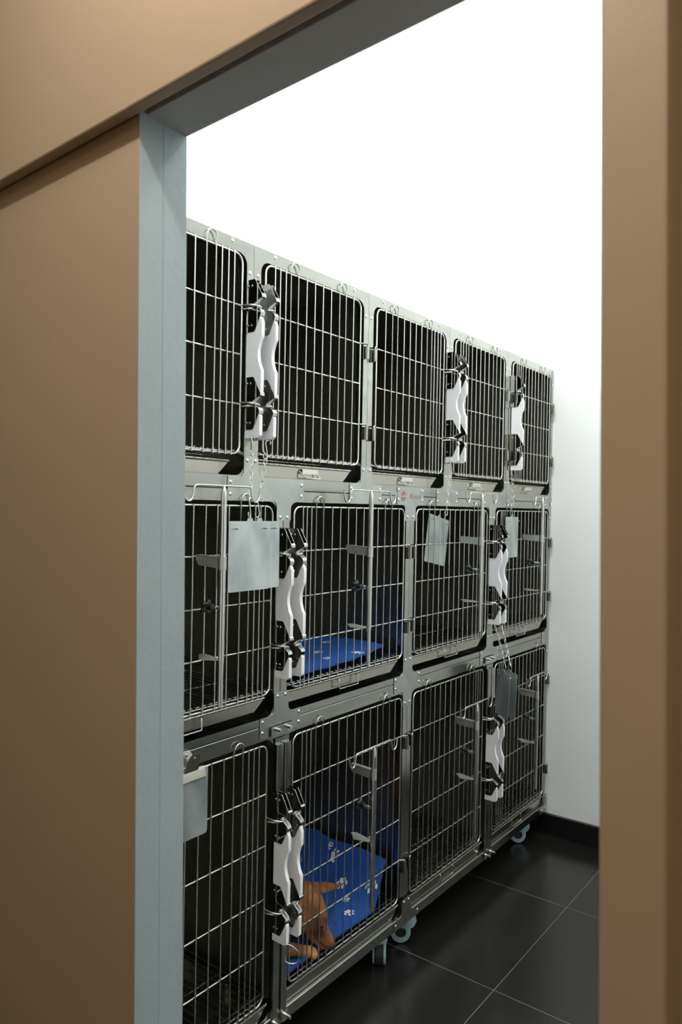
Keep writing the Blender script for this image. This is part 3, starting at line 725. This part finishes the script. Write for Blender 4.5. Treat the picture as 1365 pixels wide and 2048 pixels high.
# ears: pricked, thin leaf shapes
def ear(base, tip, wide, nrm, name):
    base, tip, nrm = Vector(base), Vector(tip), Vector(nrm).normalized(); d = tip - base; w_ = d.cross(nrm).normalized()
    rings = []
    for t, q in ((0, .95), (.2, 1), (.45, .86), (.7, .58), (.9, .27), (1, .06)):
        c = base + d * t; ring = []
        for i in range(14):
            a = 2 * PI * i / 14; ring.append(tuple(D(*(c + w_ * math.cos(a) * wide * q + nrm * (math.sin(a) * .0055 * (q + .2) + .006 * math.cos(a) ** 2 * q)))))
        rings.append(ring)
    e2 = MB(); e2.loft(rings); return e2.build(name, M['coat'], dog, smooth=60)
ear((-.080, 1.625, .345), (-.088, 1.800, .289), .026, (.30, .25, .90), 'ear')
ear((-.022, 1.552, .352), (-.010, 1.532, .290), .022, (.9, -.3, .1), 'ear')
MB().ball(D(*hp(1.0, .001, 0)), .0125, 14, 10, (1, 1, .9)).build('nose', M['nose'], dog, smooth=60)
for s in (-1, 1):
    q = hp(.50, .003, s * .0300); MB().ball(D(*q), .0078, 14, 10).build('eye', M['eye'], dog, smooth=60)
for s in (-1, 1):
    q0 = [D(*hp(t, u, s * w_)) for t, u, w_ in ((.96, -.011, .0160), (.86, -.016, .0205), (.72, -.022, .0235), (.60, -.028, .0265))]
    MB().tube([tuple(p) for p in q0], [.0012, .0016, .0016, .0008], 6).build('lip_line', M['nose'], dog, smooth=60)
for k in range(4):
    c = Vector((-.023, 1.554, .212)) + Vector((.45, .89, 0)).normalized() * .038 + Vector((.89, -.45, 0)) * (-1.4 + k * .93) * .0125
    MB().tube([tuple(D(*c)), tuple(D(*(c + Vector((.003, .008, -.003)))))], [.0022, .0006], 6).build('claw', M['nose'], dog, smooth=60)

# ------------------------------------------------------------------ setting
XL, XR, YB, YF, ZC = -2.058, 1.5, 3.2125, .745, 3.66
HC = 2.78
def sbox(name, mat, *a, label='', cat='wall', bevel=0.0):
    return struct(MB().box(*a).build(name, mat, smooth=0, bevel=bevel), label, cat)
sbox('floor', M['floor'], -2.2, 2.2, -1.7, YB + .1, -.10, 0, label='glossy black tiled floor with thin pale joints', cat='floor')
sbox('wall_left', M['white'], XL - .1, XL, YF, YB + .1, 0, ZC + .1, label='white wall behind the cages', cat='wall')
sbox('wall_back', M['white'], XL, XR + .1, YB, YB + .1, 0, ZC + .1, label='white far wall beside the cages', cat='wall')
M['grey'] = simple('pale_wall', (.78, .78, .77), .6)
sbox('wall_right', M['grey'], XR, XR + .1, YF, YB, 0, ZC + .1, label='pale wall of the cage room opposite the cages', cat='wall')
sbox('ceiling', M['white'], XL, XR, YF, YB, ZC, ZC + .1, label='white ceiling of the cage room', cat='ceiling')
b2 = MB(); b2.box(XL, XR, YB - .0185, YB, 0, .0925); b2.box(XL, XR, YB - .0195, YB - .0185, .0005, .0022)
struct(b2.build('baseboard_back', M['base'], smooth=0), 'black tiled skirting at the foot of the far wall', 'baseboard')
# doorway wall: room side white, corridor side brown
JX, PX0, PX1 = -.896, -.219, -.1616
TF, TS, TB = .6545, .6975, .745
LZ, PZ = 2.047, 2.040
b2 = MB(); b2.box(XL - .1, JX - .03, TS + .004, TB, 0, ZC + .1); b2.box(JX - .03, XR, .690, TB, LZ + .05, ZC + .1); b2.box(PX1, XR + .1, .712, TB, 0, LZ + .05)
struct(b2.build('wall_front', M['white'], smooth=0), 'white room side of the doorway wall', 'wall')
d1 = struct(MB().box(-2.25, JX, TF, TS, .006, 2.115).build('door_1', M['brown'], smooth=0, bevel=.0015), 'open brown sliding door panel beside the doorway', 'door')
b2 = MB(); b2.box(JX - .0006, JX + .0008, TF, TS, .006, 2.115); b2.build('door_edge', M['greypaint'], d1, smooth=0)
struct(MB().box(JX - .03, JX, TS + .0006, TB, 0, LZ).build('trim_1', M['greypaint'], smooth=0, bevel=.0015), 'blue-grey painted door jamb', 'door jamb')
struct(MB().box(JX - .03, 1.0, .667, TB, LZ, LZ + .05).build('trim_2', M['soffit'], smooth=0, bevel=.001), 'grey painted underside of the door head', 'door head')
struct(MB().box(-2.3, 2.2, .631, .651, PZ, HC).build('trim_3', M['brown'], smooth=0, bevel=.003), 'brown boxed-in panel above the sliding door', 'wall panel')
struct(MB().box(PX0, PX1, TF, TB, 0, LZ).build('trim_4', M['brown'], smooth=0, bevel=.003), 'brown door post beside the doorway', 'door post')
struct(MB().box(PX1, 2.2, .700, .711, 0, 2.115).build('wall_corridor', M['brown'], smooth=0), 'brown corridor wall beyond the door post', 'wall')
sbox('wall_corridor_back', M['brown'], -2.3, 2.2, -1.7, -1.6, 0, HC, label='corridor wall facing the doorway', cat='wall')
sbox('wall_corridor_left', M['brown'], -2.35, -2.25, -1.6, .63, 0, HC, label='corridor end wall past the sliding door', cat='wall')
sbox('wall_corridor_right', M['brown'], 2.2, 2.3, -1.7, .75, 0, HC, label='corridor end wall past the door post', cat='wall')
sbox('ceiling_corridor', M['white'], -2.3, 2.2, -1.7, .651, HC, HC + .08, label='white corridor ceiling', cat='ceiling')

# ------------------------------------------------------------------ light
def light(name, kind, loc, energy, col, rot=(0, 0, 0), **kw):
    l = bpy.data.lights.new(name, kind); l.energy = energy; l.color = col
    for k, v in kw.items(): setattr(l, k, v)
    o = bpy.data.objects.new(name, l); COL.objects.link(o); o.location = loc; o.rotation_euler = rot; return o
for i in range(3):
    light('wall_tube_light', 'POINT', (-1.90, .85 + .28 * i, 2.46), 19, (.97, 1, .97), shadow_soft_size=.05)
light('ceiling_and_fill_light', 'POINT', (-.90, 2.15, 3.28), 51, (.97, 1, .985), shadow_soft_size=.12)
light('ceiling_and_fill_light', 'POINT', (.45, 1.5, 3.2), 27, (.97, 1, .985), shadow_soft_size=.12)  # added fill, no known fixture here: brightens the lower far wall
light('corridor_downlight', 'POINT', (-.55, .20, 2.68), 26, (1, .91, .78), shadow_soft_size=.025)
light('corridor_downlight', 'AREA', (.7, -.5, 2.74), 12, (1, .80, .58), shape='DISK', size=.3)
w = bpy.data.worlds.new('world'); SC.world = w; w.use_nodes = True
w.node_tree.nodes['Background'].inputs[0].default_value = (.02, .02, .02, 1)

# ------------------------------------------------------------------ camera
cam = bpy.data.cameras.new('camera'); co = bpy.data.objects.new('camera', cam); COL.objects.link(co); SC.camera = co
yaw, pitch, roll = math.radians(38.12), math.radians(.3233), math.radians(.2544)
co.matrix_world = Matrix.Translation((0, 0, 1.45)) @ Matrix.Rotation(yaw, 4, 'Z') @ Matrix.Rotation(PI / 2 + pitch, 4, 'X') @ Matrix.Rotation(roll, 4, 'Z')
cam.sensor_fit = 'HORIZONTAL'; cam.sensor_width = 24; cam.lens = 24 * 1449 / 1365
cam.clip_start = .02; cam.clip_end = 50
cam.dof.use_dof = True; cam.dof.focus_distance = 2.1; cam.dof.aperture_fstop = 5.6
vs_ = SC.view_settings; vs_.view_transform = 'Standard'; vs_.look = 'None'; vs_.exposure = 0.0; vs_.gamma = 1.0; vs_.use_curve_mapping = False
SC.cycles.max_bounces = 10; SC.cycles.diffuse_bounces = 5; SC.cycles.glossy_bounces = 6
SC.cycles.sample_clamp_indirect = 6.0; SC.cycles.use_denoising = True
